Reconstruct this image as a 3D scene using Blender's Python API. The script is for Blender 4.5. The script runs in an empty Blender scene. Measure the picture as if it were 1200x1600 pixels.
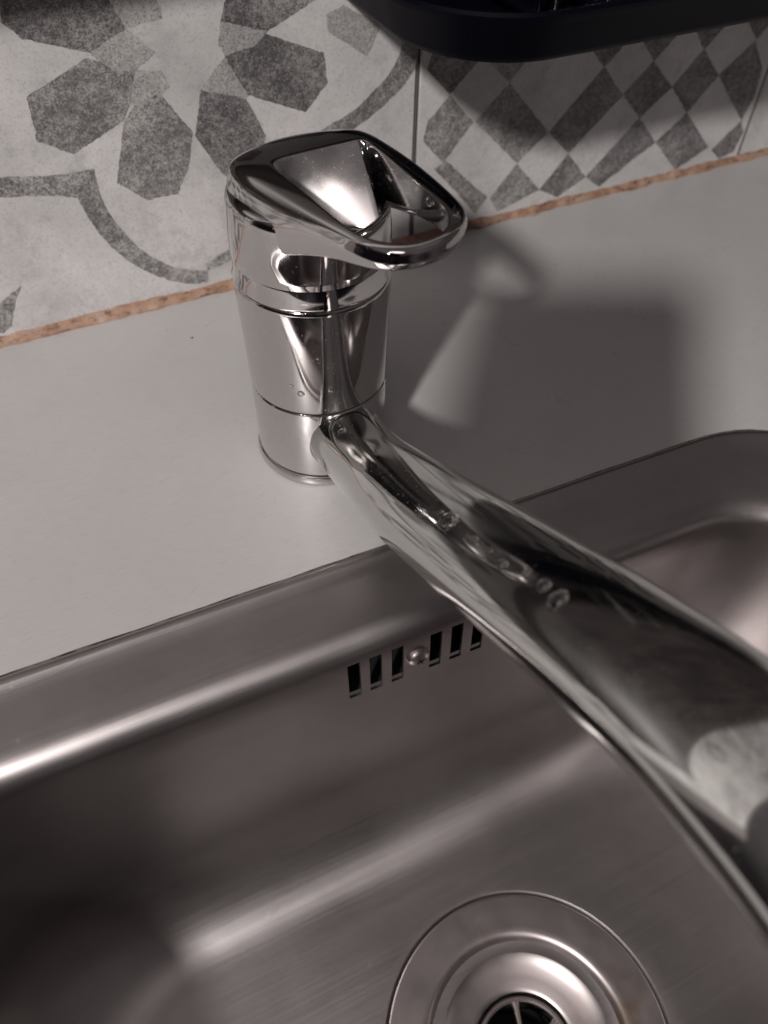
import bpy, bmesh, math, random
from mathutils import Vector, Matrix, noise
random.seed(7)
S = bpy.context.scene
COL = S.collection

# ---------------------------------------------------------------- camera
R = ((0.90414459, -0.42701446, 0.01346153),
     (0.31934817, 0.69643524, 0.64264664),
     (-0.28379449, -0.57674656, 0.76604444))
CAMLOC = Vector((-0.0759517, -0.20798734, 0.22820592))
cam = bpy.data.objects.new('camera', bpy.data.cameras.new('camera'))
COL.objects.link(cam)
m = Matrix((R[0], R[1], R[2])).transposed().to_4x4()
m.translation = CAMLOC
cam.matrix_world = m
cam.data.sensor_fit = 'HORIZONTAL'
cam.data.sensor_width = 36.0
cam.data.lens = 36.0 * 1240 / 1200
cam.data.clip_start = 0.005
cam.data.clip_end = 20
cam.data.dof.use_dof = True
cam.data.dof.focus_distance = 0.262
cam.data.dof.aperture_fstop = 15.0
S.camera = cam

# ---------------------------------------------------------------- world and lamps
w = bpy.data.worlds.new('World'); S.world = w; w.use_nodes = True
wt = w.node_tree; wn = wt.nodes; wn.clear()
wo = wn.new('ShaderNodeOutputWorld'); wb = wn.new('ShaderNodeBackground')
tc = wn.new('ShaderNodeTexCoord'); nz = wn.new('ShaderNodeTexNoise')
nz.inputs['Scale'].default_value = 1.6; nz.inputs['Detail'].default_value = 1.0
cr = wn.new('ShaderNodeValToRGB')
cr.color_ramp.elements[0].position = 0.40; cr.color_ramp.elements[0].color = (0.006, 0.0045, 0.006, 1)
cr.color_ramp.elements[1].position = 0.62; cr.color_ramp.elements[1].color = (0.052, 0.042, 0.043, 1)
wt.links.new(tc.outputs['Generated'], nz.inputs['Vector'])
wt.links.new(nz.outputs['Fac'], cr.inputs['Fac'])
sx = wn.new('ShaderNodeSeparateXYZ'); wt.links.new(tc.outputs['Generated'], sx.inputs[0])
zr = wn.new('ShaderNodeValToRGB'); zr.color_ramp.elements[0].position = 0.25; zr.color_ramp.elements[0].color = (0, 0, 0, 1)
zr.color_ramp.elements[1].position = 0.95; zr.color_ramp.elements[1].color = (0.085, 0.076, 0.076, 1)
wt.links.new(sx.outputs['Z'], zr.inputs['Fac'])
ad = wn.new('ShaderNodeMix'); ad.data_type = 'RGBA'; ad.blend_type = 'ADD'; ad.inputs[0].default_value = 1.0
wt.links.new(cr.outputs['Color'], ad.inputs[6]); wt.links.new(zr.outputs['Color'], ad.inputs[7])
wt.links.new(ad.outputs[2], wb.inputs['Color'])
wb.inputs['Strength'].default_value = 1.0
wt.links.new(wb.outputs['Background'], wo.inputs['Surface'])

def lamp(name, az, el, dist, size, watts, col, target=(0.05, 0.0, 0.0), shape='DISK', size_y=None):
    l = bpy.data.lights.new(name, 'AREA'); l.shape = shape; l.size = size
    if size_y: l.size_y = size_y
    l.energy = watts; l.color = col
    o = bpy.data.objects.new(name, l); COL.objects.link(o)
    a, e = math.radians(az), math.radians(el)
    t = Vector(target)
    p = t + dist * Vector((-math.sin(a) * math.cos(e), -math.cos(a) * math.cos(e), math.sin(e)))
    o.location = p
    o.rotation_euler = (t - p).to_track_quat('-Z', 'Y').to_euler()
    return o
lamp('kitchen_lamp', 47, 37, 2.0, 0.15, 34.0, (1.0, 0.945, 0.92))
lamp('ceiling_lamp', 30, 62, 1.8, 0.60, 2.6, (1.0, 0.88, 0.86))

S.view_settings.view_transform = 'Standard'
S.view_settings.look = 'None'
S.view_settings.exposure = 0.0
S.view_settings.gamma = 1.0
S.render.engine = 'CYCLES'

# ---------------------------------------------------------------- materials
def mat(name, base, metallic=0.0, rough=0.5, spec=None):
    mm = bpy.data.materials.new(name); mm.use_nodes = True
    b = mm.node_tree.nodes['Principled BSDF']
    b.inputs['Base Color'].default_value = (*base, 1)
    b.inputs['Metallic'].default_value = metallic
    b.inputs['Roughness'].default_value = rough
    if spec is not None: b.inputs['Specular IOR Level'].default_value = spec
    return mm
def N(mm, t, **kw):
    n = mm.node_tree.nodes.new(t)
    for k, v in kw.items():
        if k in n.inputs: n.inputs[k].default_value = v
        else: setattr(n, k, v)
    return n
def L(mm, a, b): mm.node_tree.links.new(a, b)
def bsdf(mm): return mm.node_tree.nodes['Principled BSDF']
def coords(mm, scale=(1, 1, 1), rot=(0, 0, 0)):
    t = N(mm, 'ShaderNodeTexCoord'); mp = N(mm, 'ShaderNodeMapping')
    mp.inputs['Scale'].default_value = scale; mp.inputs['Rotation'].default_value = rot
    L(mm, t.outputs['Object'], mp.inputs['Vector']); return mp.outputs['Vector']
def ramp(mm, src, stops):
    r = N(mm, 'ShaderNodeValToRGB'); e = r.color_ramp.elements
    while len(e) < len(stops): e.new(0.5)
    for i, (p, c) in enumerate(stops):
        e[i].position = p; e[i].color = (c, c, c, 1) if isinstance(c, (int, float)) else (*c, 1)
    L(mm, src, r.inputs['Fac']); return r.outputs['Color']
def noise_tex(mm, vec, scale, detail=3.0, rough=0.5):
    n = N(mm, 'ShaderNodeTexNoise'); n.inputs['Scale'].default_value = scale
    n.inputs['Detail'].default_value = detail; n.inputs['Roughness'].default_value = rough
    L(mm, vec, n.inputs['Vector']); return n.outputs['Fac']
def bump(mm, h, strength, dist=0.001, after=None):
    b = N(mm, 'ShaderNodeBump'); b.inputs['Strength'].default_value = strength
    b.inputs['Distance'].default_value = dist; L(mm, h, b.inputs['Height'])
    if after is not None: L(mm, after, b.inputs['Normal'])
    L(mm, b.outputs['Normal'], bsdf(mm).inputs['Normal']); return b.outputs['Normal']
def mixc(mm, fac, a, b, mode='MIX'):
    x = N(mm, 'ShaderNodeMix'); x.data_type = 'RGBA'; x.blend_type = mode
    for v, i in ((fac, 0), (a, 6), (b, 7)):
        if isinstance(v, (int, float)): x.inputs[i].default_value = v
        elif isinstance(v, tuple): x.inputs[i].default_value = (*v, 1)
        else: L(mm, v, x.inputs[i])
    return x.outputs[2]

# polished chrome with smudges and dried water specks
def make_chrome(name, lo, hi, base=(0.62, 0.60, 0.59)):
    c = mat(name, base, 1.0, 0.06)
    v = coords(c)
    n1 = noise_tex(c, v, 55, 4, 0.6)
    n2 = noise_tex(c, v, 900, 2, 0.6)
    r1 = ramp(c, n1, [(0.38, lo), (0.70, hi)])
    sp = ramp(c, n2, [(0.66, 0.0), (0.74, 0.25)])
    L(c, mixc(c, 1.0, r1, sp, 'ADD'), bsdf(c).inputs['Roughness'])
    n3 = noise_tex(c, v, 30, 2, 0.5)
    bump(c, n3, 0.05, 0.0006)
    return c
CHROME = make_chrome('chrome', 0.035, 0.11)
CHROME2 = make_chrome('smudged_chrome', 0.06, 0.17, (0.60, 0.58, 0.57))

SPOUTCH = make_chrome('soft_chrome', 0.05, 0.14, (0.66, 0.66, 0.64))
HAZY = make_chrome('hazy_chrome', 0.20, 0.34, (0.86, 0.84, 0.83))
HAZY2 = make_chrome('dimmed_inner_chrome', 0.05, 0.14, (0.42, 0.41, 0.41))  # darker chrome copy: base colour dims lamp glare on the opening's side walls

# brushed stainless steel
STEEL = mat('brushed_steel', (0.42, 0.385, 0.38), 1.0, 0.38)
v = coords(STEEL, (14, 900, 900))
g = noise_tex(STEEL, v, 1.0, 4, 0.6)
v2 = coords(STEEL)
blot = noise_tex(STEEL, v2, 18, 4, 0.6)
rr = mixc(STEEL, 0.5, ramp(STEEL, g, [(0.3, 0.32), (0.7, 0.42)]), ramp(STEEL, blot, [(0.3, 0.33), (0.7, 0.45)]))
L(STEEL, rr, bsdf(STEEL).inputs['Roughness'])
stain = noise_tex(STEEL, v2, 42, 6, 0.65)
L(STEEL, ramp(STEEL, stain, [(0.3, (0.395, 0.368, 0.366)), (0.7, (0.445, 0.418, 0.415))]), bsdf(STEEL).inputs['Base Color'])
b1 = bump(STEEL, g, 0.06, 0.0003)
sv = N(STEEL, 'ShaderNodeTexVoronoi'); sv.feature = 'DISTANCE_TO_EDGE'; sv.inputs['Scale'].default_value = 1.0
mp = coords(STEEL, (9, 160, 160), (0, 0, 0.5)); L(STEEL, mp, sv.inputs['Vector'])
scr = ramp(STEEL, sv.outputs['Distance'], [(0.0, 0.0), (0.012, 1.0)])
bump(STEEL, scr, 0.05, 0.0002, b1)
sp_ = noise_tex(STEEL, v2, 260, 2, 0.5)
rr2 = mixc(STEEL, 1.0, rr, ramp(STEEL, sp_, [(0.70, 0.0), (0.76, 0.06)]), 'ADD')
L(STEEL, rr2, bsdf(STEEL).inputs['Roughness'])
bsdf(STEEL).inputs['Anisotropic'].default_value = 0.35

DRAINSTEEL = mat('turned_steel', (0.43, 0.39, 0.385), 1.0, 0.30)
g = noise_tex(DRAINSTEEL, coords(DRAINSTEEL), 60, 5, 0.6)
L(DRAINSTEEL, ramp(DRAINSTEEL, g, [(0.3, 0.36), (0.7, 0.46)]), bsdf(DRAINSTEEL).inputs['Roughness'])
g = noise_tex(DRAINSTEEL, coords(DRAINSTEEL), 35, 4, 0.6)
L(DRAINSTEEL, ramp(DRAINSTEEL, g, [(0.55, (0.43, 0.39, 0.385)), (0.75, (0.36, 0.27, 0.21))]), bsdf(DRAINSTEEL).inputs['Base Color'])

BLACK = mat('dark_void', (0.004, 0.0035, 0.004), 0, 0.7)
GAP = mat('grimy_gap', (0.010, 0.008, 0.008), 0, 0.6)
PLASTIC = mat('navy_black_plastic', (0.0014, 0.0012, 0.0040), 0, 0.45, 0.10)
g = noise_tex(PLASTIC, coords(PLASTIC), 240, 3)
bump(PLASTIC, g, 0.15, 0.0002)

PANEL = mat('dark_board', (0.040, 0.034, 0.034), 0, 0.5)
PG = noise_tex(PANEL, coords(PANEL, (3, 60, 12)), 4, 5, 0.7)
L(PANEL, ramp(PANEL, PG, [(0.35, (0.018, 0.015, 0.016)), (0.65, (0.075, 0.062, 0.060))]), bsdf(PANEL).inputs['Base Color'])
COUNTER = mat('grey_laminate', (0.50, 0.485, 0.475), 0, 0.40)
v = coords(COUNTER, (160, 1100, 300), (0, 0, 0.30))
g = noise_tex(COUNTER, v, 1.0, 3, 0.6)
v2 = coords(COUNTER)
bl = noise_tex(COUNTER, v2, 9, 5, 0.6)
sm = noise_tex(COUNTER, v2, 45, 5, 0.7)
c1 = ramp(COUNTER, bl, [(0.3, (0.465, 0.455, 0.450)), (0.7, (0.515, 0.505, 0.502))])
c2 = mixc(COUNTER, ramp(COUNTER, sm, [(0.56, 0.0), (0.72, 0.30)]), c1, (0.40, 0.375, 0.36))
c3 = mixc(COUNTER, ramp(COUNTER, g, [(0.50, 0.0), (0.72, 0.55)]), c2, (0.42, 0.40, 0.39))
dots = noise_tex(COUNTER, v2, 420, 1, 0.5)
c4 = mixc(COUNTER, ramp(COUNTER, dots, [(0.80, 0.0), (0.83, 0.5)]), c3, (0.20, 0.18, 0.17))
L(COUNTER, c4, bsdf(COUNTER).inputs['Base Color'])
L(COUNTER, ramp(COUNTER, sm, [(0.35, 0.26), (0.7, 0.46)]), bsdf(COUNTER).inputs['Roughness'])
bump(COUNTER, g, 0.25, 0.0002)

def tile_body(name, lo, hi):
    t = mat(name, hi, 0, 0.42)
    v = coords(t)
    a = noise_tex(t, v, 22, 6, 0.65)
    b = noise_tex(t, v, 700, 5, 0.85)
    c = noise_tex(t, v, 75, 6, 0.75)
    base = ramp(t, a, [(0.32, lo), (0.68, hi)])
    sp = mixc(t, ramp(t, b, [(0.52, 0.0), (0.66, 0.45)]), base, tuple(x * 0.62 for x in lo))
    sp2 = mixc(t, ramp(t, c, [(0.54, 0.0), (0.70, 0.5)]), sp, tuple(x * 0.66 for x in lo))
    d_ = noise_tex(t, v, 1250, 2, 0.6)
    sp2 = mixc(t, ramp(t, d_, [(0.60, 0.0), (0.72, 0.55)]), sp2, tuple(x * 0.5 for x in lo))
    L(t, sp2, bsdf(t).inputs['Base Color'])
    bump(t, c, 0.10, 0.0004)
    return t
TILE = tile_body('cement_look_tile', (0.47, 0.46, 0.455), (0.68, 0.665, 0.66))

def ink(name, dark, light, amt=0.5):
    t = mat(name, dark, 0, 0.45)
    v = coords(t)
    a = noise_tex(t, v, 38, 6, 0.7)
    b = noise_tex(t, v, 480, 6, 0.9)
    m1 = N(t, 'ShaderNodeMath'); m1.operation = 'MULTIPLY_ADD'; m1.inputs[1].default_value = amt
    L(t, a, m1.inputs[0]); L(t, b, m1.inputs[2])
    c0 = 0.5 + 0.5 * amt
    f = ramp(t, m1.outputs[0], [(c0 - 0.09, 0.0), (c0 - 0.01, 0.35), (c0 + 0.10, 1.0)])
    pit = noise_tex(t, v, 1300, 2, 0.6)
    col = mixc(t, f, dark, light)
    col = mixc(t, ramp(t, pit, [(0.50, 0.0), (0.62, 0.72)]), col, tuple(x * 0.55 for x in dark))
    pit2 = noise_tex(t, v, 1500, 2, 0.6)
    sh = N(t, 'ShaderNodeMapping'); sh.inputs['Location'].default_value = (3.1, 1.7, 0.4); L(t, v, sh.inputs['Vector'])
    pit2 = noise_tex(t, sh.outputs['Vector'], 1000, 2, 0.6)
    col = mixc(t, ramp(t, pit2, [(0.56, 0.0), (0.68, 0.6)]), col, light)
    L(t, col, bsdf(t).inputs['Base Color'])
    return t
INK_D = ink('dark_print', (0.085, 0.080, 0.082), (0.33, 0.315, 0.31), 0.6)
INK_M = ink('grey_print', (0.13, 0.125, 0.124), (0.43, 0.415, 0.405), 0.62)
INK_L = ink('pale_print', (0.30, 0.29, 0.285), (0.47, 0.455, 0.445), 0.5)

GROUT = mat('grout', (0.16, 0.145, 0.14), 0, 0.8)
WALLM = mat('plaster', (0.30, 0.28, 0.27), 0, 0.8)
CAULK = mat('stained_sealant', (0.42, 0.25, 0.17), 0, 0.55)
v = coords(CAULK)
a = noise_tex(CAULK, v, 70, 6, 0.75); b = noise_tex(CAULK, coords(CAULK, (220, 420, 420)), 1.0, 4, 0.7)
cc = ramp(CAULK, a, [(0.32, (0.20, 0.115, 0.08)), (0.47, (0.36, 0.215, 0.145)), (0.60, (0.41, 0.285, 0.215)), (0.74, (0.46, 0.38, 0.33))])
cc = mixc(CAULK, ramp(CAULK, b, [(0.52, 0.0), (0.64, 0.8)]), cc, (0.12, 0.055, 0.035))
L(CAULK, cc, bsdf(CAULK).inputs['Base Color'])
bump(CAULK, b, 0.6, 0.0006)
SEAL = mat('grimy_seal', (0.10, 0.075, 0.06), 0, 0.6)
g = noise_tex(SEAL, coords(SEAL), 220, 4, 0.7)
L(SEAL, ramp(SEAL, g, [(0.4, (0.05, 0.035, 0.03)), (0.62, (0.24, 0.19, 0.16))]), bsdf(SEAL).inputs['Base Color'])
SCALE = mat('limescale', (0.34, 0.31, 0.28), 0, 0.6)
g = noise_tex(SCALE, coords(SCALE), 500, 4, 0.7)
L(SCALE, ramp(SCALE, g, [(0.4, (0.20, 0.17, 0.15)), (0.62, (0.46, 0.44, 0.42))]), bsdf(SCALE).inputs['Base Color'])
WATER = mat('water', (1, 1, 1), 0, 0.0)
bsdf(WATER).inputs['Transmission Weight'].default_value = 1.0
bsdf(WATER).inputs['IOR'].default_value = 1.33

# ---------------------------------------------------------------- builders
def link(name, me, material, parent=None, smooth=True, auto=None):
    o = bpy.data.objects.new(name, me); COL.objects.link(o)
    for mm in (material if isinstance(material, (list, tuple)) else [material]): me.materials.append(mm)
    if parent is not None: o.parent = parent
    if smooth:
        me.polygons.foreach_set('use_smooth', [True] * len(me.polygons))
        if auto is not None:
            bm = bmesh.new(); bm.from_mesh(me)
            for e in bm.edges:
                if len(e.link_faces) == 2 and e.calc_face_angle(0) > math.radians(auto): e.smooth = False
            bm.to_mesh(me); bm.free()
    return o
def mesh(name, vs, fs):
    me = bpy.data.meshes.new(name); me.from_pydata([tuple(v) for v in vs], [], fs); me.validate(); me.update(); return me
def fix(me):
    bm = bmesh.new(); bm.from_mesh(me); bmesh.ops.recalc_face_normals(bm, faces=bm.faces); bm.to_mesh(me); bm.free()
def tag(o, label, cat, group=None):
    o['label'] = label; o['category'] = cat
    if group: o['group'] = group
def thing(name, label, cat, loc=(0, 0, 0), rz=0, group=None):
    o = bpy.data.objects.new(name, None); COL.objects.link(o); o.location = loc; o.rotation_euler = (0, 0, rz)
    o.empty_display_size = 0.01; tag(o, label, cat, group); return o
def lathe(name, prof, material, parent=None, seg=128, auto=28, loc=(0, 0, 0), cap=False):
    vs, fs = [], []
    for r, z in prof:
        for i in range(seg):
            a = 2 * math.pi * i / seg; vs.append((r * math.cos(a), r * math.sin(a), z))
    n = len(prof)
    for j in range(n - 1):
        for i in range(seg):
            k = (i + 1) % seg; fs.append((j * seg + i, j * seg + k, (j + 1) * seg + k, (j + 1) * seg + i))
    if cap:
        fs.append(tuple(range((n - 1) * seg, n * seg)))
    me = mesh(name, vs, fs); fix(me)
    o = link(name, me, material, parent, True, auto); o.location = loc; return o
def loft(rings, closed_ring=True, cap0=False, cap1=False):
    n = len(rings[0]); vs = [p for r in rings for p in r]; fs = []
    for j in range(len(rings) - 1):
        for i in range(n if closed_ring else n - 1):
            k = (i + 1) % n; fs.append((j * n + i, j * n + k, (j + 1) * n + k, (j + 1) * n + i))
    if cap0: fs.append(tuple(range(n))[::-1])
    if cap1: fs.append(tuple(range((len(rings) - 1) * n, len(rings) * n)))
    return vs, fs

# ================================================================ SETTING
WY = 0.126                       # wall face
# backing wall behind the tiles
def box(name, x0, x1, y0, y1, z0, z1, material, parent=None, bev=0.0):
    bm = bmesh.new(); bmesh.ops.create_cube(bm, size=1)
    for v_ in bm.verts: v_.co = Vector((x0 + (v_.co.x + .5) * (x1 - x0), y0 + (v_.co.y + .5) * (y1 - y0), z0 + (v_.co.z + .5) * (z1 - z0)))
    if bev: bmesh.ops.bevel(bm, geom=bm.edges[:], offset=bev, segments=3, affect='EDGES')
    me = bpy.data.meshes.new(name); bm.to_mesh(me); bm.free()
    return link(name, me, material, parent, bool(bev), 40)
wall = box('wall', -0.80, 0.98, WY + 0.0085, WY + 0.06, -0.02, 0.90, WALLM); wall['kind'] = 'structure'
wall['label'] = 'wall behind the tiles'
grout = box('grout', -0.799, 0.979, WY + 0.0012, WY + 0.0084, -0.019, 0.899, GROUT, wall)

# --- printed patterns, in millimetres along the wall (x) and up (z)
FLOWER = [
 ('M', [(-38.5,109.5),(-21.7,102.7),(-25,93),(-30.6,85.1),(-52.5,75.9),(-64.4,83.7),(-63.1,99.8)]),
 ('M', [(-14,92.7),(-3.8,76),(-8,62),(-14.8,51.5),(-28,51.5),(-38.9,61.3),(-30.4,85),(-24,91)]),
 ('D', [(2.2,91.8),(20.7,85.3),(27.5,68.8),(23,55),(12,49),(4.5,58.6),(-3,74.4)]),
 ('D', [(31.6,108.1),(56.1,97.8),(57.4,85.8),(46.4,75.5),(21.6,86.6),(13.7,102.6)]),
 ('D', [(16.9,121.8),(26,137),(50,142),(60,130),(53.2,117.4),(32.5,109.1),(13.8,115)]),
 ('D', [(-61.8,131.2),(-45,136),(-25.7,126.9),(-21.9,117.3),(-36.8,111.1),(-58.8,118.8),(-63.9,125)]),
 ('M', [(-3,129),(-12,145),(-6,160),(10,162),(20,148),(12,132)]),
 ('M', [(-14,130),(-20,150),(-38,158),(-46,144),(-30,132)]),
 ('L', [(-25.7,126.9),(-9,128),(-8,119),(-21.9,117.3)]),
 ('L', [(-36.8,111.1),(-21.9,117.3),(-13,108),(-21.7,102.7),(-30,104)]),
 ('L', [(2.2,91.8),(13.7,102.6),(21.6,86.6),(20.7,85.3)]),
 ('L', [(-21.7,102.7),(-12,101),(-10,95),(-14,92.7),(-24,91),(-26.5,92)]),
 ('L', [(13.8,115),(32.5,109.1),(31.6,108.1),(26,104.5),(13.7,102.6),(12,108)]),
 ('L', [(57.5,111.9),(65.3,114.1),(81.8,104.9),(78,97),(75.3,93.7),(65.7,100.5),(58,105.5)]),
 ('L', [(-99,118),(-88,124),(-76,112),(-80,101),(-92,104)]),
]
def arc_pts(cx, cz, r, a0, a1, n=16):
    return [(cx + r * math.cos(math.radians(a0 + (a1 - a0) * i / n)), cz + r * math.sin(math.radians(a0 + (a1 - a0) * i / n))) for i in range(n + 1)]
RING = [
 ('M', [(100.4,100),(100.4,92),(99.3,85.9),(95,80.5),(89.1,75.6),(82,71),(75.2,67.2),(66,63),(59.7,61.5),(57,68),(66,71),(72,74),(77,77.6),(82.5,81.5),(87.2,86.2),(90.5,91),(92.8,96.7),(93,100)]),
 ('M', [(-108,96),(-104,86),(-95,77.5),(-83,73),(-69.1,70.6),(-58.6,69.2),(-46.6,69.2),(-47,57),(-45,48),(-41.5,39.4),(-37,31),(-32.2,24.9),(-26,19.4),(-19.2,15.1),(-7.9,11.5),(-8.8,5.6),(-14,5.9),(-18.9,7.4),(-26,11),(-32.5,15.8),(-39,21.5),(-44.3,28),(-48.5,34.5),(-51.6,41.9),(-54.3,50),(-55.9,58.8),(-67.6,62.2),(-83.8,65),(-98,69),(-108,77),(-114,88),(-116,96)]),
 ('M', [(-7.9,11.5),(2,13.5),(12,18),(21,25),(28,33),(33,42),(37,52),(45,54),(57,57),(59.7,61.5),(57,68),(44,63),(32,60),(28,50),(22,38),(13,28),(4,20),(-8.6,15)]),
]
DIAM = {'D1':[(105,84),(108,91),(132,84),(118,71)],'D2':[(118,71),(132,56),(117,39),(105,52),(107,61)],
'D3':[(150,71),(178,43),(161,30),(133,56)],'D4':[(138,82),(158,80),(150,71)],'D3b':[(178,43),(205,70),(221,54),(193,29)],
'D5':[(236,40),(252,24),(219,5),(208,13)],'D6':[(193,29),(208,13),(191,5),(178,12)],'D7':[(161,30),(178,12),(153,5),(147,14)],
'D8':[(118,40),(145,15),(139,7),(112,37)],'D9':[(236,68),(253,53),(236,40),(221,54)],'D10':[(269,37),(294,13),(273,4),(252,24)],
'D11':[(268,69),(284,54),(269,37),(253,53)],'D12':[(313,25),(318,18),(316,7),(306,4),(297,11)],
'D13':[(284,54),(303,68),(315,53),(317,38),(313,25)],'D14':[(190,84),(205,98),(220,84),(205,70)],'D15':[(222,83),(237,97),(251,83),(236,68)],
'D16':[(254,84),(268,98),(283,84),(268,69)],'D17':[(289,83),(304,96),(317,83),(303,69)],'D18':[(132,84),(146,98),(172,98),(160,84),(150,71),(138,82)],
'D19':[(107,91),(104,106),(116,106),(131,98),(124,86)]}
INKOF = {'D2':'M','D3':'M','D4':'M','D8':'M','D7':'M','D18':'M','D1':'D'}

def clean(poly, d=0.35):
    """light hand-made unevenness of a printed outline: resampled, slightly wobbled"""
    out = []
    n = len(poly)
    for i in range(n):
        a, b = Vector(poly[i]), Vector(poly[(i + 1) % n]); k = max(1, int((b - a).length / 1.0))
        for j in range(k):
            p = a.lerp(b, j / k)
            o = noise.noise(Vector((p.x * .22, p.y * .22, 3.1))) * d + noise.noise(Vector((p.x * 1.1, p.y * 1.1, 5.1))) * .45
            q = noise.noise(Vector((p.x * .22, p.y * .22, 9.7))) * d + noise.noise(Vector((p.x * 1.1, p.y * 1.1, 2.3))) * .45
            out.append((p.x + o, p.y + q))
    return out
def tile(x0, x1, z0, z1, prints=(), first=None, label=None):
    """one wall tile: pillowed slab with its print inlaid as faces a few hundredths of a millimetre proud"""
    if first is not None and not prints:
        o = first.copy(); COL.objects.link(o); o.parent = wall; o.location = (x0, 0, z0); return o
    bm = bmesh.new(); bmesh.ops.create_cube(bm, size=1)
    for v_ in bm.verts: v_.co = Vector(((v_.co.x + .5) * (x1 - x0), WY + (v_.co.y + .5) * 0.0083, (v_.co.z + .5) * (z1 - z0)))
    bmesh.ops.bevel(bm, geom=bm.edges[:], offset=0.0012, segments=3, affect='EDGES')
    for f in bm.faces: f.smooth = True
    off = 0.00004
    for k, (inkn, poly) in enumerate(prints):
        if isinstance(poly[0], tuple): poly = clean(poly)
        y = WY - off - 0.000012 * k
        vs = [bm.verts.new((px / 1000 - x0, y, pz / 1000 - z0)) for px, pz in poly]
        f = bm.faces.new(vs); f.material_index = {'D': 1, 'M': 2, 'L': 3}[inkn]
        f.normal_update()
        if f.normal.y > 0: f.normal_flip()
    me = bpy.data.meshes.new('tile'); bm.to_mesh(me); bm.free()
    o = bpy.data.objects.new('tile', me); COL.objects.link(o)
    for mm in (TILE, INK_D, INK_M, INK_L): me.materials.append(mm)
    bmm = bmesh.new(); bmm.from_mesh(me)
    for e in bmm.edges:
        if len(e.link_faces) == 2 and e.calc_face_angle(0) > math.radians(60): e.smooth = False
    bmesh.ops.triangulate(bmm, faces=[f for f in bmm.faces if len(f.verts) > 4]); bmm.to_mesh(me); bmm.free()
    o.parent = wall; o.location = (x0, 0, z0)
    if label: o['label'] = label
    return o
P, G = 0.220, 0.0009          # pitch, joint
BX = [-0.559, -0.339, -0.119, 0.101, 0.321, 0.541, 0.761]
fprint = FLOWER + RING + [('M', [(-89.2,25.5),(-94,19),(-99.6,7.7),(-104.3,5),(-109,12),(-99.9,19.9)])]
dprint = [(INKOF.get(k, 'D'), p) for k, p in DIAM.items()]
# upper halves of the diamond tile continue the lattice
for r_ in range(4):
    for c_ in range(7):
        if (r_ + c_) % 3 == 2: continue
        cx, cz = 120 + 31 * c_ + 15.5 * (r_ % 2), 122 + 24 * r_ - 8
        if cx + 15 < 317: dprint.append(('D' if (r_ * 2 + c_) % 3 else 'M', [(cx - 14, cz), (cx, cz - 14), (cx + 14, cz), (cx, cz + 14)]))
z0, z1 = -0.004 + G / 2, 0.216 - G / 2
t_f = tile(-0.119 + G / 2, 0.101 - G / 2, z0, z1, fprint, label='tile printed with a grey flower and curved bands')
t_d = tile(0.101 + G / 2, 0.321 - G / 2, z0, z1, dprint, label='tile printed with grey diamonds')
plain = tile(0.321 + G / 2, 0.541 - G / 2, z0, z1, label='pale tile with a soft white glaze')
for row in range(4):
    for i, bx in enumerate(BX):
        if row == 0 and i in (2, 3, 4): continue
        src = (t_f, t_d, plain)[(i + row * 2) % 3]
        o = src.copy(); COL.objects.link(o); o.parent = wall; o.location = (bx + G / 2, 0, z0 + row * P)
        o['label'] = src['label']

# --- sealant bead along the foot of the tiles: an uneven hand-run strip
rings = []
nx = 900
for i in range(nx + 1):
    x = -0.55 + 1.15 * i / nx
    n1 = noise.noise(Vector((x * 28, 0, 0))); n2 = noise.noise(Vector((x * 130, 4, 0))); n3 = noise.noise(Vector((x * 60, 9, 0)))
    h = 0.0040 + 0.0013 * n1 + 0.0012 * n2 - 0.0006 * min(1, max(0, x / 0.25)); d = 0.0036 + 0.0016 * n3 + 0.0014 * n2 - 0.0008 * min(1, max(0, x / 0.25))
    y0 = WY + 0.001
    rings.append([(x, y0, -0.001), (x, y0 - 0.001 - d, -0.0005), (x, y0 - 0.001 - d, 0.0006), (x, y0 - 0.001 - d * .62, h * .42), (x, y0 - 0.001 - d * .25, h * .75), (x, y0 - 0.0016, h), (x, y0 + 0.0006, h)])
vs, fs = loft(rings); me = mesh('sealant_strip', vs, fs); fix(me)
caulk = link('sealant_strip', me, CAULK, wall)
caulk['label'] = 'rust stained sealant strip along the foot of the tiles'

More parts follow.
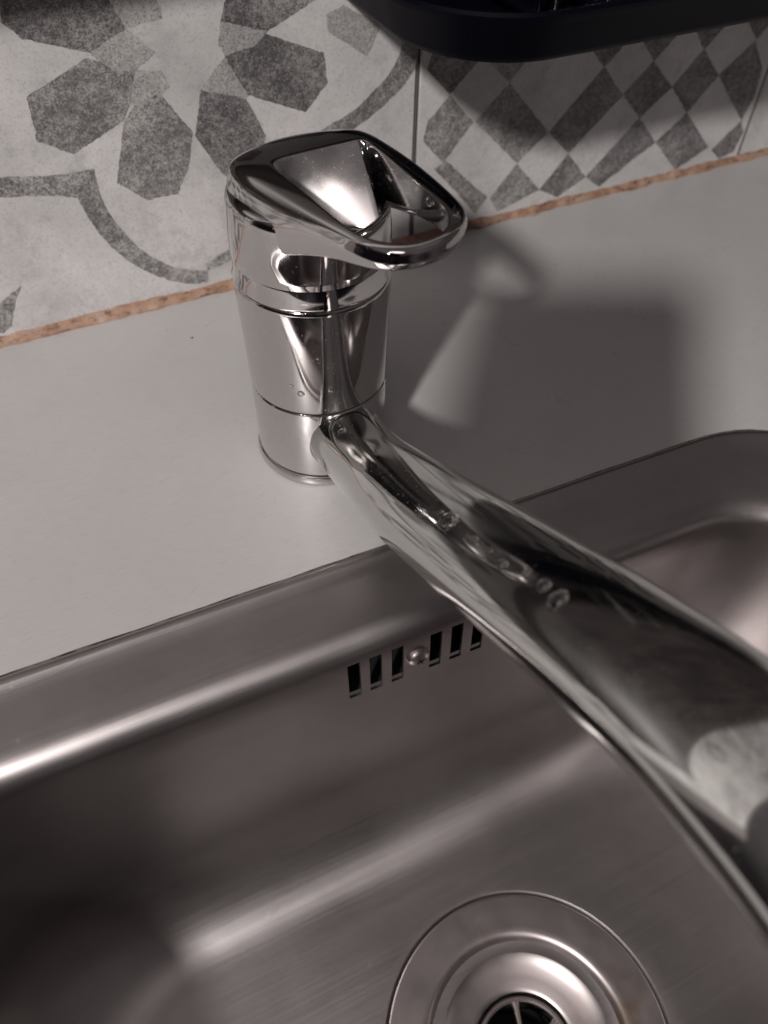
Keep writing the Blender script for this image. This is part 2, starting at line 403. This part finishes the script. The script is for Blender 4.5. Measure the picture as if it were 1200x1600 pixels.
# --- rounded rectangle sampler shared by the worktop hole and the sink
SROT, SC = -0.026, Vector((0.0, -0.1955, 0))
CXO = -0.019
XF = [-0.034]
SLOTX = [-0.0247, -0.0166, -0.0083, 0.0066, 0.0150, 0.0236]; SW = 0.0023
for sx in SLOTX: XF += [sx - SW, sx + SW]
XF += [0.034]
XF = [x - CXO for x in XF]
def rrect(hx, hy, r, z, cx=0, cy=0, nc=16, ns=14):
    pts = []
    # back side from left to right with fixed columns round the overflow
    L0, L1 = -hx + r, hx - r
    for i in range(ns): pts.append((L0 + (XF[0] - L0) * i / ns, hy))
    for x in XF: pts.append((x, hy))
    for i in range(1, ns + 1): pts.append((XF[-1] + (L1 - XF[-1]) * i / ns, hy))
    for i in range(1, nc): a = math.pi / 2 * (1 - i / nc); pts.append((hx - r + r * math.cos(a), hy - r + r * math.sin(a)))
    for i in range(ns + 1): pts.append((hx, (hy - r) - 2 * (hy - r) * i / ns))
    for i in range(1, nc): a = -math.pi / 2 * i / nc; pts.append((hx - r + r * math.cos(a), -hy + r + r * math.sin(a)))
    for i in range(2 * ns + 1): pts.append((hx - r - 2 * (hx - r) * i / (2 * ns), -hy))
    for i in range(1, nc): a = -math.pi / 2 - math.pi / 2 * i / nc; pts.append((-hx + r + r * math.cos(a), -hy + r + r * math.sin(a)))
    for i in range(ns + 1): pts.append((-hx, (-hy + r) + 2 * (hy - r) * i / ns))
    for i in range(1, nc): a = math.pi - math.pi / 2 * i / nc; pts.append((-hx + r + r * math.cos(a), hy - r + r * math.sin(a)))
    return [Vector((p[0] + cx, p[1] + cy, z)) for p in pts]
def place(pts):
    c, s = math.cos(SROT), math.sin(SROT)
    # the sink sits a degree or so off the line of the wall, turned about the middle of its back edge
    out = []
    for p in pts:
        x, y = p.x, p.y - 0.1445
        out.append(Vector((c * x - s * y + CXO, s * x + c * y - 0.051 - SROT * CXO * 0, p.z)))
    return out
HX, HY, RR = 0.221, 0.1445, 0.060
hole = place(rrect(HX - 0.008, HY - 0.008, RR - 0.006, 0.0))
n = len(hole)
def outer_pt(p):
    # push to a big rectangle along the ray from the sink centre
    dx, dy = p.x, p.y + 0.1955; x0, x1, y0, y1 = -0.80, 0.98, -0.40, WY + 0.0085
    t = 1e9
    if dx > 1e-9: t = min(t, x1 / dx)
    if dx < -1e-9: t = min(t, x0 / dx)
    if dy > 1e-9: t = min(t, (y1 + 0.1955) / dy)
    if dy < -1e-9: t = min(t, (y0 + 0.1955) / dy)
    return Vector((dx * t, dy * t - 0.1955, p.z))
top = [outer_pt(p) for p in hole]
# snap the four nearest points onto the rectangle's corners
for cxy in ((-0.80, -0.40), (0.98, -0.40), (-0.80, WY + 0.0085), (0.98, WY + 0.0085)):
    j = min(range(n), key=lambda i: (top[i].x - cxy[0]) ** 2 + (top[i].y - cxy[1]) ** 2); top[j] = Vector((cxy[0], cxy[1], 0))
rings = [[p + Vector((0, 0, -0.038)) for p in hole], hole, top, [p + Vector((0, 0, -0.038)) for p in top]]
rings.append(rings[0])
vs, fs = loft(rings); me = mesh('countertop', vs, fs); fix(me)
for i, f in enumerate(me.polygons): pass
ctop = link('countertop', me, COUNTER, None, False); ctop['kind'] = 'structure'
ctop['label'] = 'pale grey laminate worktop around the sink'

# ================================================================ SINK
gr_ = [place(rrect(HX + 0.0011, HY + 0.0011, RR + 0.001, 0.0003)), place(rrect(HX + 0.0004, HY + 0.0004, RR, 0.0007)), place(rrect(HX - 0.0006, HY - 0.0006, RR, 0.0009))]
for r_ in gr_[:1]:
    for p in r_:
        nzv = 0.0005 * noise.noise(p * 160); p.x += nzv; p.y += nzv
sink = thing('sink', 'brushed stainless steel sink set into the pale worktop below the tap', 'sink', (0, -0.1955, 0))
def off(pts): return [p - Vector((0, -0.1955, 0)) for p in pts]
v_, f_ = loft([off(r) for r in gr_]); me = mesh('edge_seal', v_, f_); fix(me); link('edge_seal', me, SEAL, sink)
lev = [(0.0, 0.0002, 0.0), (0.0, 0.0010, 0.0), (0.0006, 0.0017, 0.0), (0.0018, 0.0019, 0.0), (0.0034, 0.0014, 0.0), (0.0050, 0.0006, 0), (0.0100, -0.0003, 0.0),
       (0.0190, -0.0014, 0.001)]
IX, IY, IR = 0.190, 0.1145, 0.042
prof = [(a, z, None) for a, z, _ in lev]
rings = [place(rrect(HX - a, HY - a, RR - a * 0.55, z)) for a, z, _ in prof]
def inner(o_, z, ro=0.0, fx=1.0): return place(rrect(IX - o_ * fx, IY - o_, min(IR + ro, IY - o_ - 0.004), z))
ins = [(-0.0062, -0.0021, 0), (-0.0036, -0.0027, 0), (-0.0013, -0.0036, 0), (0.0007, -0.0050, 0.001), (0.0023, -0.0068, 0.001), (0.0033, -0.0088, 0.002), (0.0039, -0.0107, 0.002),
       (0.0046, -0.0205, 0.003), (0.0052, -0.0315, 0.004), (0.0062, -0.050, 0.006), (0.0074, -0.075, 0.009), (0.0086, -0.098, 0.013)]
iz = []
for o_, z, ro in ins: iz.append(len(rings)); rings.append(inner(o_, z, ro, 1.0 + 0.6 * min(1, -z / 0.1)))
SLOT_J = (6, 8)      # between these inner levels lies the overflow
fr = 0.036
for k in range(1, 13):
    a = math.pi / 2 * k / 12
    o_ = 0.0086 + fr * (1 - math.cos(a)); z = -0.098 - 0.0445 * math.sin(a)
    rings.append(inner(o_, z, 0.013 + 0.010 * k / 12, 1.6 - 0.5 * k / 12))
# floor: morph the rounded rectangle into the drain's circle
DR = 0.0568
last = rings[-1]; zf = -0.134 - 0.0085
cen = place([Vector((0, 0, 0))])[0]; cen = Vector((-0.0032, -0.1995, 0))
for k in range(1, 9):
    t = k / 8; s_ = t * t * (3 - 2 * t) if t < 1 else 1
    ring = []
    for p in last:
        d = Vector((p.x - cen.x, p.y - cen.y)); a = math.atan2(d.y, d.x)
        q = Vector((cen.x + (DR + 0.0006) * math.cos(a), cen.y + (DR + 0.0006) * math.sin(a)))
        ring.append(Vector((p.x + (q.x - p.x) * t, p.y + (q.y - p.y) * t, zf - 0.0003 * t)))
    rings.append(ring)
rings.append([Vector((cen.x + (p.x - cen.x) * 0.997, cen.y + (p.y - cen.y) * 0.997, p.z - 0.00004)) for p in rings[-1]])
rings.append([Vector((cen.x + (p.x - cen.x) * 0.993, cen.y + (p.y - cen.y) * 0.993, zf - 0.0030)) for p in rings[-1]])
rings.append([Vector((cen.x + (p.x - cen.x) * 0.60, cen.y + (p.y - cen.y) * 0.60, zf - 0.0045)) for p in rings[-1]])
rings = [off(r) for r in rings]
vs, fs = loft(rings)
nn = len(rings[0]); ns = 14
drop = set()
for j in range(iz[SLOT_J[0]], iz[SLOT_J[1]]):
    for s in range(6): drop.add(j * nn + ns + 1 + 2 * s)
fs = [f for i, f in enumerate(fs) if i not in drop]
me = mesh('basin', vs, fs)
bm = bmesh.new(); bm.from_mesh(me); bmesh.ops.recalc_face_normals(bm, faces=bm.faces)
if sum(f.normal.z * f.calc_area() for f in bm.faces) < 0: bmesh.ops.reverse_faces(bm, faces=bm.faces)
bm.to_mesh(me); bm.free()
basin = link('basin', me, STEEL, sink)
bv = [v_.co.copy() for v_ in basin.data.vertices]
for q in range(6):
    c0 = ns + 1 + 2 * q; j0, j1 = iz[SLOT_J[0]], iz[SLOT_J[1]]
    loop = [bv[j0 * nn + c0], bv[j0 * nn + c0 + 1], bv[(j0 + 1) * nn + c0 + 1], bv[j1 * nn + c0 + 1], bv[j1 * nn + c0], bv[(j0 + 1) * nn + c0]]
    back_ = [p + Vector((0, 0.0011, -0.0001)) for p in loop]
    v_, f_ = loft([loop, back_]); link('overflow_slot', mesh('overflow_slot', v_, f_), STEEL, sink, False)
# the housing behind the overflow slots
zt, zb = -0.0095, -0.036
yb = -0.1955
def wpt(x, y, z): q = place([Vector((x - CXO, y, z))])[0]; return (q.x, q.y + 0.1955, q.z)
yy0, yy1 = IY - 0.0036 + 0.0028, IY + 0.012
hv = [wpt(x, y, z) for x in (-0.032, 0.032) for y in (yy0, yy1) for z in (zb, zt)]
hf = [(0, 1, 3, 2), (4, 6, 7, 5), (0, 2, 6, 4), (1, 5, 7, 3), (2, 3, 7, 6)]
link('overflow_housing', mesh('overflow_housing', hv, hf), BLACK, sink, False)
# overflow screw, proud of the wall between the third and fourth slots
so = bpy.data.objects.new('overflow_screw', None)
bmx = bmesh.new()
pr = [(0.0, 0.0026), (0.0018, 0.0025), (0.0034, 0.0019), (0.0043, 0.0007), (0.0044, -0.0006)]
vs, fs = [], []
seg = 40
for r, z in pr[1:]:
    for i in range(seg): a = 2 * math.pi * i / seg; vs.append((r * math.cos(a), -z, r * math.sin(a)))
for j in range(3):
    for i in range(seg): k = (i + 1) % seg; fs.append((j * seg + i, j * seg + k, (j + 1) * seg + k, (j + 1) * seg + i))
vs.append((0, -0.0024, 0)); c0 = len(vs) - 1
for i in range(seg): fs.append((c0, (i + 1) % seg, i))
me = mesh('overflow_screw', vs, fs); fix(me)
scw = link('overflow_screw', me, DRAINSTEEL, sink); q = wpt(-0.0005, IY - 0.0046, -0.0205); scw.location = q
sv_, sf_ = [], []
for ang in (0.5, 0.5 + math.pi / 2):
    b = len(sv_)
    for (u, v_) in ((-.0017, -.0004), (.0017, -.0004), (.0017, .0004), (-.0017, .0004)):
        x, z = u * math.cos(ang) - v_ * math.sin(ang), u * math.sin(ang) + v_ * math.cos(ang)
        sv_.append((x, -0.00262 if ang < 1 else -0.00265, z))
    sf_.append((b, b + 1, b + 2, b + 3))
slotm = link('screw_recess', mesh('screw_recess', sv_, sf_), GAP, scw, False)

# drain: outer flange, bowl and strainer
drain = lathe('drain_flange', [(0.0558, -0.0025), (0.0559, -0.0006), (0.0556, -0.0002), (0.0548, -0.0001), (0.0490, -0.0003), (0.0435, -0.0003), (0.0415, -0.0003), (0.0400, -0.0008), (0.0388, -0.0024), (0.0379, -0.0050), (0.0366, -0.0078),
    (0.0340, -0.0102), (0.0305, -0.0118), (0.0265, -0.0128), (0.0230, -0.0134), (0.0214, -0.0139), (0.0205, -0.0148), (0.0198, -0.0260)], DRAINSTEEL, sink, 160, 50)
DZ = 0.0042
drain.location = (cen.x, cen.y + 0.1955, zf - 0.0004)
pit = lathe('drain_pit', [(0.0199, -0.0200), (0.0199, -0.060), (0.0, -0.060)], BLACK, drain, 64, 40)
# strainer: ring with five spokes
st = lathe('strainer_ring', [(0.0196, -0.0185), (0.0196, -0.0165), (0.0190, -0.0158), (0.0182, -0.0158), (0.0175, -0.0166), (0.0175, -0.0182), (0.0196, -0.0185)], DRAINSTEEL, drain, 96, 40); st.location.z = DZ
hub = lathe('strainer_hub', [(0.0036, -0.0190), (0.0036, -0.0172), (0.0026, -0.0163), (0.0008, -0.0160), (0.0, -0.0160)], DRAINSTEEL, drain, 40, 40); hub.location.z = DZ
for k in range(6):
    a = math.radians(72 + 60 * k)
    vs = []
    ca, sa = math.cos(a), math.sin(a)
    rg = []
    for r, wd in ((0.0028, 0.0008), (0.009, 0.00095), (0.015, 0.0011), (0.0180, 0.0020)):
        rg.append([Vector((r * ca - u * sa, r * sa + u * ca, z)) for u, z in ((-wd, -0.0186), (-wd, -0.0172), (-wd * .5, -0.0166), (wd * .5, -0.0166), (wd, -0.0172), (wd, -0.0186))])
    v_, f_ = loft(rg); me = mesh('strainer_spoke', v_, f_); fix(me); link('strainer_spoke', me, DRAINSTEEL, drain).location.z = DZ

# ================================================================ TAP
TX, TY = 0.0025, 0.0088
tap = thing('mixer_tap', 'chrome kitchen tap with loop handle and long rising spout on the pale worktop', 'tap', (TX, TY, 0))
lathe('base_ring', [(0.0252, 0.0), (0.0258, 0.0006), (0.0260, 0.0016), (0.0259, 0.0034), (0.0254, 0.0044), (0.0244, 0.0046)], CHROME, tap, 160, 35)
lathe('base_gap', [(0.0243, 0.0040), (0.0243, 0.0062)], GAP, tap, 96)
collar = lathe('spout_collar', [(0.0244, 0.0054), (0.0250, 0.0058), (0.0251, 0.0070), (0.0251, 0.0340), (0.0250, 0.0358), (0.0246, 0.0362)], CHROME, tap, 192, 35)
lathe('collar_gap', [(0.0246, 0.0352), (0.0243, 0.0366), (0.0246, 0.0380)], GAP, tap, 96)
body = lathe('tap_body', [(0.0245, 0.0368), (0.0250, 0.0372), (0.02515, 0.0384), (0.0254, 0.050), (0.0259, 0.066), (0.0262, 0.0782), (0.0261, 0.0793), (0.0256, 0.0799), (0.0240, 0.0800)], CHROME2, tap, 192, 35)
ring = lathe('top_ring', [(0.0240, 0.0802), (0.0260, 0.0804), (0.0263, 0.0809), (0.0262, 0.0815), (0.0257, 0.0832), (0.0253, 0.0866), (0.0249, 0.0876)], CHROME, tap, 192, 35)
capprof = [(0.0248, 0.0872), (0.0257, 0.0876), (0.0260, 0.0896), (0.0261, 0.0904), (0.0259, 0.0960), (0.0256, 0.1000), (0.0252, 0.1040), (0.0249, 0.1062), (0.0244, 0.1075), (0.0238, 0.1083), (0.0222, 0.1087)] + [(0.0222 - 0.0012 * q, 0.1087 + 0.00004 * q) for q in range(1, 18)]
cap = lathe('cap', capprof, CHROME, tap, 192, 40, cap=True)
for v_ in cap.data.vertices:           # hollow under the opening of the handle
    x, y, z = v_.co
    u = min((x + 0.0145) / 0.004, (0.0270 - x) / 0.004, (0.008 - y) / 0.004)
    floor_z = 0.0960 if math.hypot(x, y) < 0.0225 else 0.1035
    if z > floor_z and u > 0: v_.co.z = z + (floor_z - z) * min(1, u)

# --- loop lever handle: a closed ring of cross-sections round the opening
O = [(-24.4, 8.4), (-16, 15.5), (-2.2, 19.6), (10, 19.3), (21.1, 17.0), (25.5, 12.3), (27.9, 3.0), (30.9, -11.0), (32.0, -25.3), (32.2, -37.0), (31.5, -43.7), (23.5, -53.8), (13, -58.8), (4.6, -58.0), (-2.4, -53.2), (-6.7, -43.4), (-11.7, -29.7), (-18.0, -7.2)]
I = [(-11.5, 1.5), (-4.7, 2.7), (3, 3.3), (11.6, 3.9), (18.7, 4.3), (20.9, 3.3), (22.2, -3.3), (23.2, -17.2), (23.7, -29.6), (24.8, -40.3), (23.1, -47.7), (17.7, -53.6), (10.3, -54.6), (3.7, -52.8), (-1.4, -48.1), (-4.6, -40.3), (-7.3, -22.3), (-9.7, -6.9)]
ZB = [86,87,88,88,90,92,96,103,107.0,108.8,109.8,110.4,110.6,110.4,109.6,108.0,103.5,92.0]
FL = {0: 1.3, 16: 0.4, 17: 4.3}      # how far the side face flares outward on its way down to the cap
rings = []
for k, ((ox, oy), (ix, iy), zb_) in enumerate(zip(O, I, ZB)):
    zt_ = 115.7; zti = 116.5
    d = Vector((ix - ox, iy - oy)); ln = d.length; d.normalize()
    h = zt_ - zb_
    back = k in (0, 1, 2, 3, 4)
    def P2(t, z, fy=0.0, fx=0.0): return Vector(((ox + d.x * t + fx) / 1000, (oy + d.y * t + fy) / 1000, z / 1000))
    zbi = 98.5 if back else max(zb_ + 0.3, 99.0)
    hi_ = zti - zbi
    # the back wall of the opening is a steep ramp facing the user, the side walls are nearly upright
    rf = ((-0.18, -0.36, -0.74, -1.16, -1.42)[k] if back else 0.0) ; rs = (-0.12 if back else (-0.04 if k in (5, 6, 7, 8) else 0.10 if k in (14, 15, 16, 17) else 0.0)); rt = 0.0 if back else 0.03
    def W(q, dz=0.0): return P2(ln + 0.35 + q * hi_ * rt, zti - q * hi_ + dz, q * hi_ * rf, q * hi_ * rs)
    tin = min(ln * .30, 3.2); fl = FL.get(k, 0.0)
    if k in (5, 17): zbi = 98.5; hi_ = zti - zbi; rf = -0.10
    rg = [P2(tin, zt_ - 0.1), P2(1.0, zt_ - 1.2), P2(0.15 - fl * .45, zt_ - 3.2), P2(-fl * .95, zb_ + h * .5), P2((0.05 if back or fl else 0.5) - fl, zb_ + h * .22), P2((0.5 if back or fl else ln * .22) - fl, zb_ + 0.15),
          P2(ln * .55, zb_ + (0.0 if not back else 3)), W(1.0), W(0.92), W(0.5), W(0.08), W(0.0, -0.15), P2(ln - 0.45, zti + 0.05), P2(ln * .68, zti * .6 + zt_ * .4 + 0.15)]
    rings.append(rg)
rings.append(rings[0])
nr = len(rings[0]); vs = [p for r in rings[:-1] for p in r]; fs = []
K = len(rings) - 1
for j in range(K):
    j2 = (j + 1) % K
    for i in range(nr): k = (i + 1) % nr; fs.append((j * nr + i, j * nr + k, j2 * nr + k, j2 * nr + i))
me = mesh('lever_handle', vs, fs); fix(me)
bm = bmesh.new(); bm.from_mesh(me); bm.verts.ensure_lookup_table(); cl = bm.edges.layers.float.new('crease_edge')
for e in bm.edges:
    a, b = sorted(v_.index for v_ in e.verts)
    if b - a == 1 and a // nr == 4 and a % nr in (7, 8, 9, 10): e[cl] = 0.55      # back right corner of the opening
    if b - a != 1 and a % nr in (11,): e[cl] = 0.35                                 # inner rim
bm.to_mesh(me); bm.free()
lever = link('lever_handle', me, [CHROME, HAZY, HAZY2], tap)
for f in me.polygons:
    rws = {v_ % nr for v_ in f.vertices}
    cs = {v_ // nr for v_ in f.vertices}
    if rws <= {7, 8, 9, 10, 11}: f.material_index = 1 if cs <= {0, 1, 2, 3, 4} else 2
sb = lever.modifiers.new('smooth', 'SUBSURF'); sb.levels = 3; sb.render_levels = 3

# --- spout: rounded flat section swept along a rising path
path = [(-.012, .0200, .0150, .0135), (-.0205, .0216, .0140, .0128), (-.0245, .0236, .0133, .0118), (-.031, .0272, .0137, .0112), (-.042, .0332, .0139, .0108), (-.060, .0428, .0150, .0104), (-.080, .0526, .0162, .0100), (-.100, .0624, .0170, .0098), (-.120, .0720, .0175, .0096),
        (-.140, .0815, .0178, .0095), (-.155, .0882, .0178, .0095), (-.170, .0944, .0181, .0096), (-.185, .0992, .0181, .0098), (-.200, .1020, .0180, .0098), (-.215, .1024, .0180, .0098), (-.228, .0990, .0165, .0100), (-.238, .0930, .0158, .0102), (-.243, .0840, .0145, .0105)]
import itertools
def catmull(P_, n_):
    out = []
    for i in range(len(P_) - 1):
        p0, p1, p2, p3 = P_[max(i - 1, 0)], P_[i], P_[i + 1], P_[min(i + 2, len(P_) - 1)]
        for k in range(n_):
            t = k / n_
            out.append(tuple(.5 * ((2 * b) + (-a + c) * t + (2 * a - 5 * b + 4 * c - d) * t * t + (-a + 3 * b - 3 * c + d) * t ** 3) for a, b, c, d in zip(p0, p1, p2, p3)))
    out.append(P_[-1]); return out
pp = catmull([(y - TY if y < -.035 else y - TY * max(0, (-y - .0245) / .0105), z, a, b) for y, z, a, b in path], 5)
rings = []
for i, (y, z, hw, hh) in enumerate(pp):
    a = pp[max(i - 1, 0)]; b = pp[min(i + 1, len(pp) - 1)]
    t = Vector((0, b[0] - a[0], b[1] - a[1])).normalized(); nrm = Vector((1, 0, 0)).cross(t) * -1
    if nrm.z < 0 and abs(t.z) < .9: nrm = -nrm
    if i and nrm.dot(prev) < 0: nrm = -nrm
    prev = nrm
    cx = -TX * min(1, max(0, (-y - 0.02) / 0.05)) + 0.0008 + 0.0038 * min(1, max(0, (-y - 0.09) / 0.09))
    rg = []
    for k in range(64):
        a_ = 2 * math.pi * k / 64; c_, s_ = math.cos(a_), math.sin(a_)
        e = 0.86
        u = hw * math.copysign(abs(c_) ** e, c_)
        vtop = hh * math.copysign(abs(s_) ** (0.95 if s_ > 0 else 0.80), s_)
        rg.append(Vector((cx + u, y, z)) + nrm * vtop)
    rings.append(rg)
vs, fs = loft(rings, True, True, True); me = mesh('spout', vs, fs); fix(me)
spout = link('spout', me, SPOUTCH, tap)
lathe('aerator', [(0.0118, 0.0), (0.0122, -0.001), (0.0122, -0.009), (0.0115, -0.0105), (0.0095, -0.0105), (0.009, -0.008)], CHROME, spout, 64, 35, loc=(0.001, -0.2520, 0.0840))
# ================================================================ DISH RACK TRAY on the wall
rack = thing('dish_rack', 'navy black plastic dish rack tray with rounded corner fixed above the tap', 'dish rack', (0.21, 0.078, 0.12))
def tray_ring(ofs, z, x0=0.060, x1=0.50, y0=0.030, y1=0.1225, r=0.042):
    x0 -= ofs; x1 += ofs; y0 -= ofs; r += ofs
    pts = []
    for i in range(17): a = math.pi / 2 * i / 16; pts.append((x1 - r + r * math.sin(a) if False else x0 + r - r * math.cos(a), y0 + r - r * math.sin(a)))
    for i in range(1, 17): a = math.pi / 2 * i / 16; pts.append((x1 - r + r * math.sin(a), y0 + r - r * math.cos(a)))
    pts += [(x1, y1), (x0, y1)]
    return [Vector((x - 0.21, y - 0.078, z)) for x, y in pts]
TZ = 0.0165
rings = [tray_ring(-0.010, 0.001), tray_ring(-0.004, 0.0), tray_ring(-0.0015, 0.0008), tray_ring(0.0, 0.003), tray_ring(0.0022, TZ - 0.004), tray_ring(0.0046, TZ - 0.002), tray_ring(0.0050, TZ), tray_ring(0.0040, TZ + 0.001), tray_ring(0.0022, TZ + 0.0008),
         tray_ring(0.0008, TZ - 0.002), tray_ring(-0.002, 0.005), tray_ring(-0.005, 0.0035), tray_ring(-0.012, 0.0032)]
vs, fs = loft(rings, True, True, True); me = mesh('tray', vs, fs); fix(me); link('tray', me, PLASTIC, rack, True, 50)
def bar(name, a, b, r, material, parent, seg=10):
    a, b = Vector(a), Vector(b); t = (b - a).normalized(); u = t.orthogonal().normalized(); w_ = t.cross(u)
    rg = [[p + r * (math.cos(2 * math.pi * i / seg) * u + math.sin(2 * math.pi * i / seg) * w_) for i in range(seg)] for p in (a, b)]
    v_, f_ = loft(rg, True, True, True); me = mesh(name, v_, f_); fix(me); return link(name, me, material, parent, True, 50)
for i in range(16):
    x = -0.135 + 0.026 * i
    bar('rib', (x, -0.040, 0.0105), (x, 0.040, 0.0105), 0.0016, PLASTIC, rack)
for i in range(16):
    x = -0.100 + 0.0105 * i
    bar('wire', (x, -0.022 + 0.004 * math.sin(i * 2.1), 0.0035), (x + 0.002 * math.sin(i * 1.7), -0.020, 0.060), 0.0011, CHROME2, rack, 8)
bar('wire_rail', (-0.110, -0.020, 0.060), (0.26, -0.020, 0.060), 0.0016, CHROME2, rack, 10)
rg = []  # unseen board, added so the chrome and steel reflect something dark
for z_, o_ in ((0.052, 0.004), (0.054, 0.001), (0.058, 0.0), (0.290, 0.0), (0.296, 0.002), (0.298, 0.006)):
    ring = []
    for cx_, cy_, a0 in ((0.29 - .02, 0.040 - .02, 0), (-0.560 + .02, 0.040 - .02, 90), (-0.560 + .02, 0.004 + .0, 180), (0.29 - .02, 0.004 + .0, 270)):
        rr_ = 0.02 if a0 < 180 else 0.014
        for q in range(7):
            a = math.radians(a0 + 90 * q / 6); ring.append(Vector((cx_ + (rr_ - o_) * math.cos(a), cy_ + (rr_ - o_) * math.sin(a), z_)))
    rg.append(ring)
v_, f_ = loft(rg, True, True, True); me = mesh('added_dark_board', v_, f_); fix(me); link('added_dark_board', me, PANEL, rack, True, 50)
box_ = box('wall_bracket', -0.06, 0.20, 0.0445, 0.0475, 0.002, 0.035, PLASTIC, rack)

# ================================================================ THE PHONE that takes the picture (its shadow falls across the worktop)
rot = cam.matrix_world.to_3x3()
phone = thing('phone', 'black phone held above the sink, its shadow falling on the worktop', 'phone')
phone.matrix_world = cam.matrix_world.copy()
def pbox(name, x0, x1, y0, y1, z0, z1, r, material):
    rg = []
    def rr_(ofs, z):
        pts = []
        for cx_, cy_, a0 in ((x1 - r, y1 - r, 0), (x0 + r, y1 - r, 90), (x0 + r, y0 + r, 180), (x1 - r, y0 + r, 270)):
            for q in range(9):
                a = math.radians(a0 + 90 * q / 8); pts.append(Vector((cx_ + (r - ofs) * math.cos(a), cy_ + (r - ofs) * math.sin(a), z)))
        return pts
    e = min(0.0012, (z1 - z0) * .3)
    rg = [rr_(e, z0), rr_(e * .3, z0 + e * .3), rr_(0, z0 + e), rr_(0, z1 - e), rr_(e * .3, z1 - e * .3), rr_(e, z1)]
    v_, f_ = loft(rg, True, True, True); me = mesh(name, v_, f_); fix(me); return link(name, me, material, phone, True, 40)
pbox('phone_body', -0.080, 0.010, -0.155, 0.0255, 0.0045, 0.0135, 0.010, PLASTIC)
pbox('camera_bump', -0.014, 0.0085, -0.030, 0.022, 0.0030, 0.0050, 0.006, PLASTIC)
pbox('screen', -0.078, 0.008, -0.153, 0.0235, 0.0130, 0.0140, 0.009, BLACK)

# ================================================================ WATER DROPLETS on the chrome
bpy.context.view_layer.update()
dg = bpy.context.evaluated_depsgraph_get()
def ray_px(px, py):
    d = Vector(((px - 600) / 1240, -(py - 800) / 1240, -1.0)); d = (cam.matrix_world.to_3x3() @ d).normalized()
    return S.ray_cast(dg, CAMLOC, d)
DROPS = [(700, 815, 2.4, 'largest water drop, on the middle of the spout'), (535, 675, 1.5, 'water drop at the root of the spout where it meets the collar'),
 (785, 882, 1.4, 'water drop on the spout just above the longer smear of water'), (872, 938, 1.9, 'water drop on the spout, nearest the wide end'),
 (850, 915, 1.5, 'small water drop on the spout beside the drop nearest the wide end'),
 (470, 615, 1.0, 'water drop low on the tap body beside the bright streak'), (455, 603, 0.7, 'tiny water drop at the left of the bright streak on the tap body'),
 (672, 316, 1.3, 'water drop inside the loop of the lever handle, near its tip'), (742, 843, 1.0, 'small water drop on the spout below the largest drop'), (764, 862, 0.8, 'small stretched water drop at the middle of the smear on the spout'),
 (690, 800, 0.7, 'tiny water drop touching the largest drop on the spout'), (495, 562, 0.6, 'tiny water drop in the middle of the tap body')]
for px, py, rmm, lab in DROPS:
    hit, loc, nrm, idx, ob, mx = ray_px(px, py)
    if not hit: continue
    r = rmm / 1000 * 0.95; st_ = 1.0 + 0.7 * ((px * 7 + py * 3) % 10) / 10
    bm = bmesh.new(); bmesh.ops.create_icosphere(bm, subdivisions=3, radius=r)
    for v_ in bm.verts:
        f = 1 + 0.34 * noise.noise(v_.co * 900 + Vector((px, py, 0)))
        v_.co = Vector((v_.co.x * f * st_, v_.co.y * f, v_.co.z * 0.42))
    me = bpy.data.meshes.new('water_drop'); bm.to_mesh(me); bm.free()
    o = link('water_drop', me, WATER); o.location = loc + nrm * r * 0.22
    o.rotation_euler = nrm.to_track_quat('Z', 'Y').to_euler(); tag(o, lab, 'water drop', 'water drops on the tap')

# ================================================================ CRUMBS on the worktop
for px, py, rmm, lab in ((300, 528, 0.45, 'dark crumb on the worktop between the tap and the left part of the sealant'),):
    hit, loc, nrm, idx, ob, mx = ray_px(px, py)
    bm = bmesh.new(); bmesh.ops.create_icosphere(bm, subdivisions=2, radius=rmm / 1000)
    for v_ in bm.verts: v_.co *= 1 + 0.5 * noise.noise(v_.co * 2500 + Vector((px, 0, 0))); v_.co.z *= 0.6
    me = bpy.data.meshes.new('crumb'); bm.to_mesh(me); bm.free()
    o = link('crumb', me, GAP); o.location = loc + Vector((0, 0, rmm / 2500)); tag(o, lab, 'crumb')
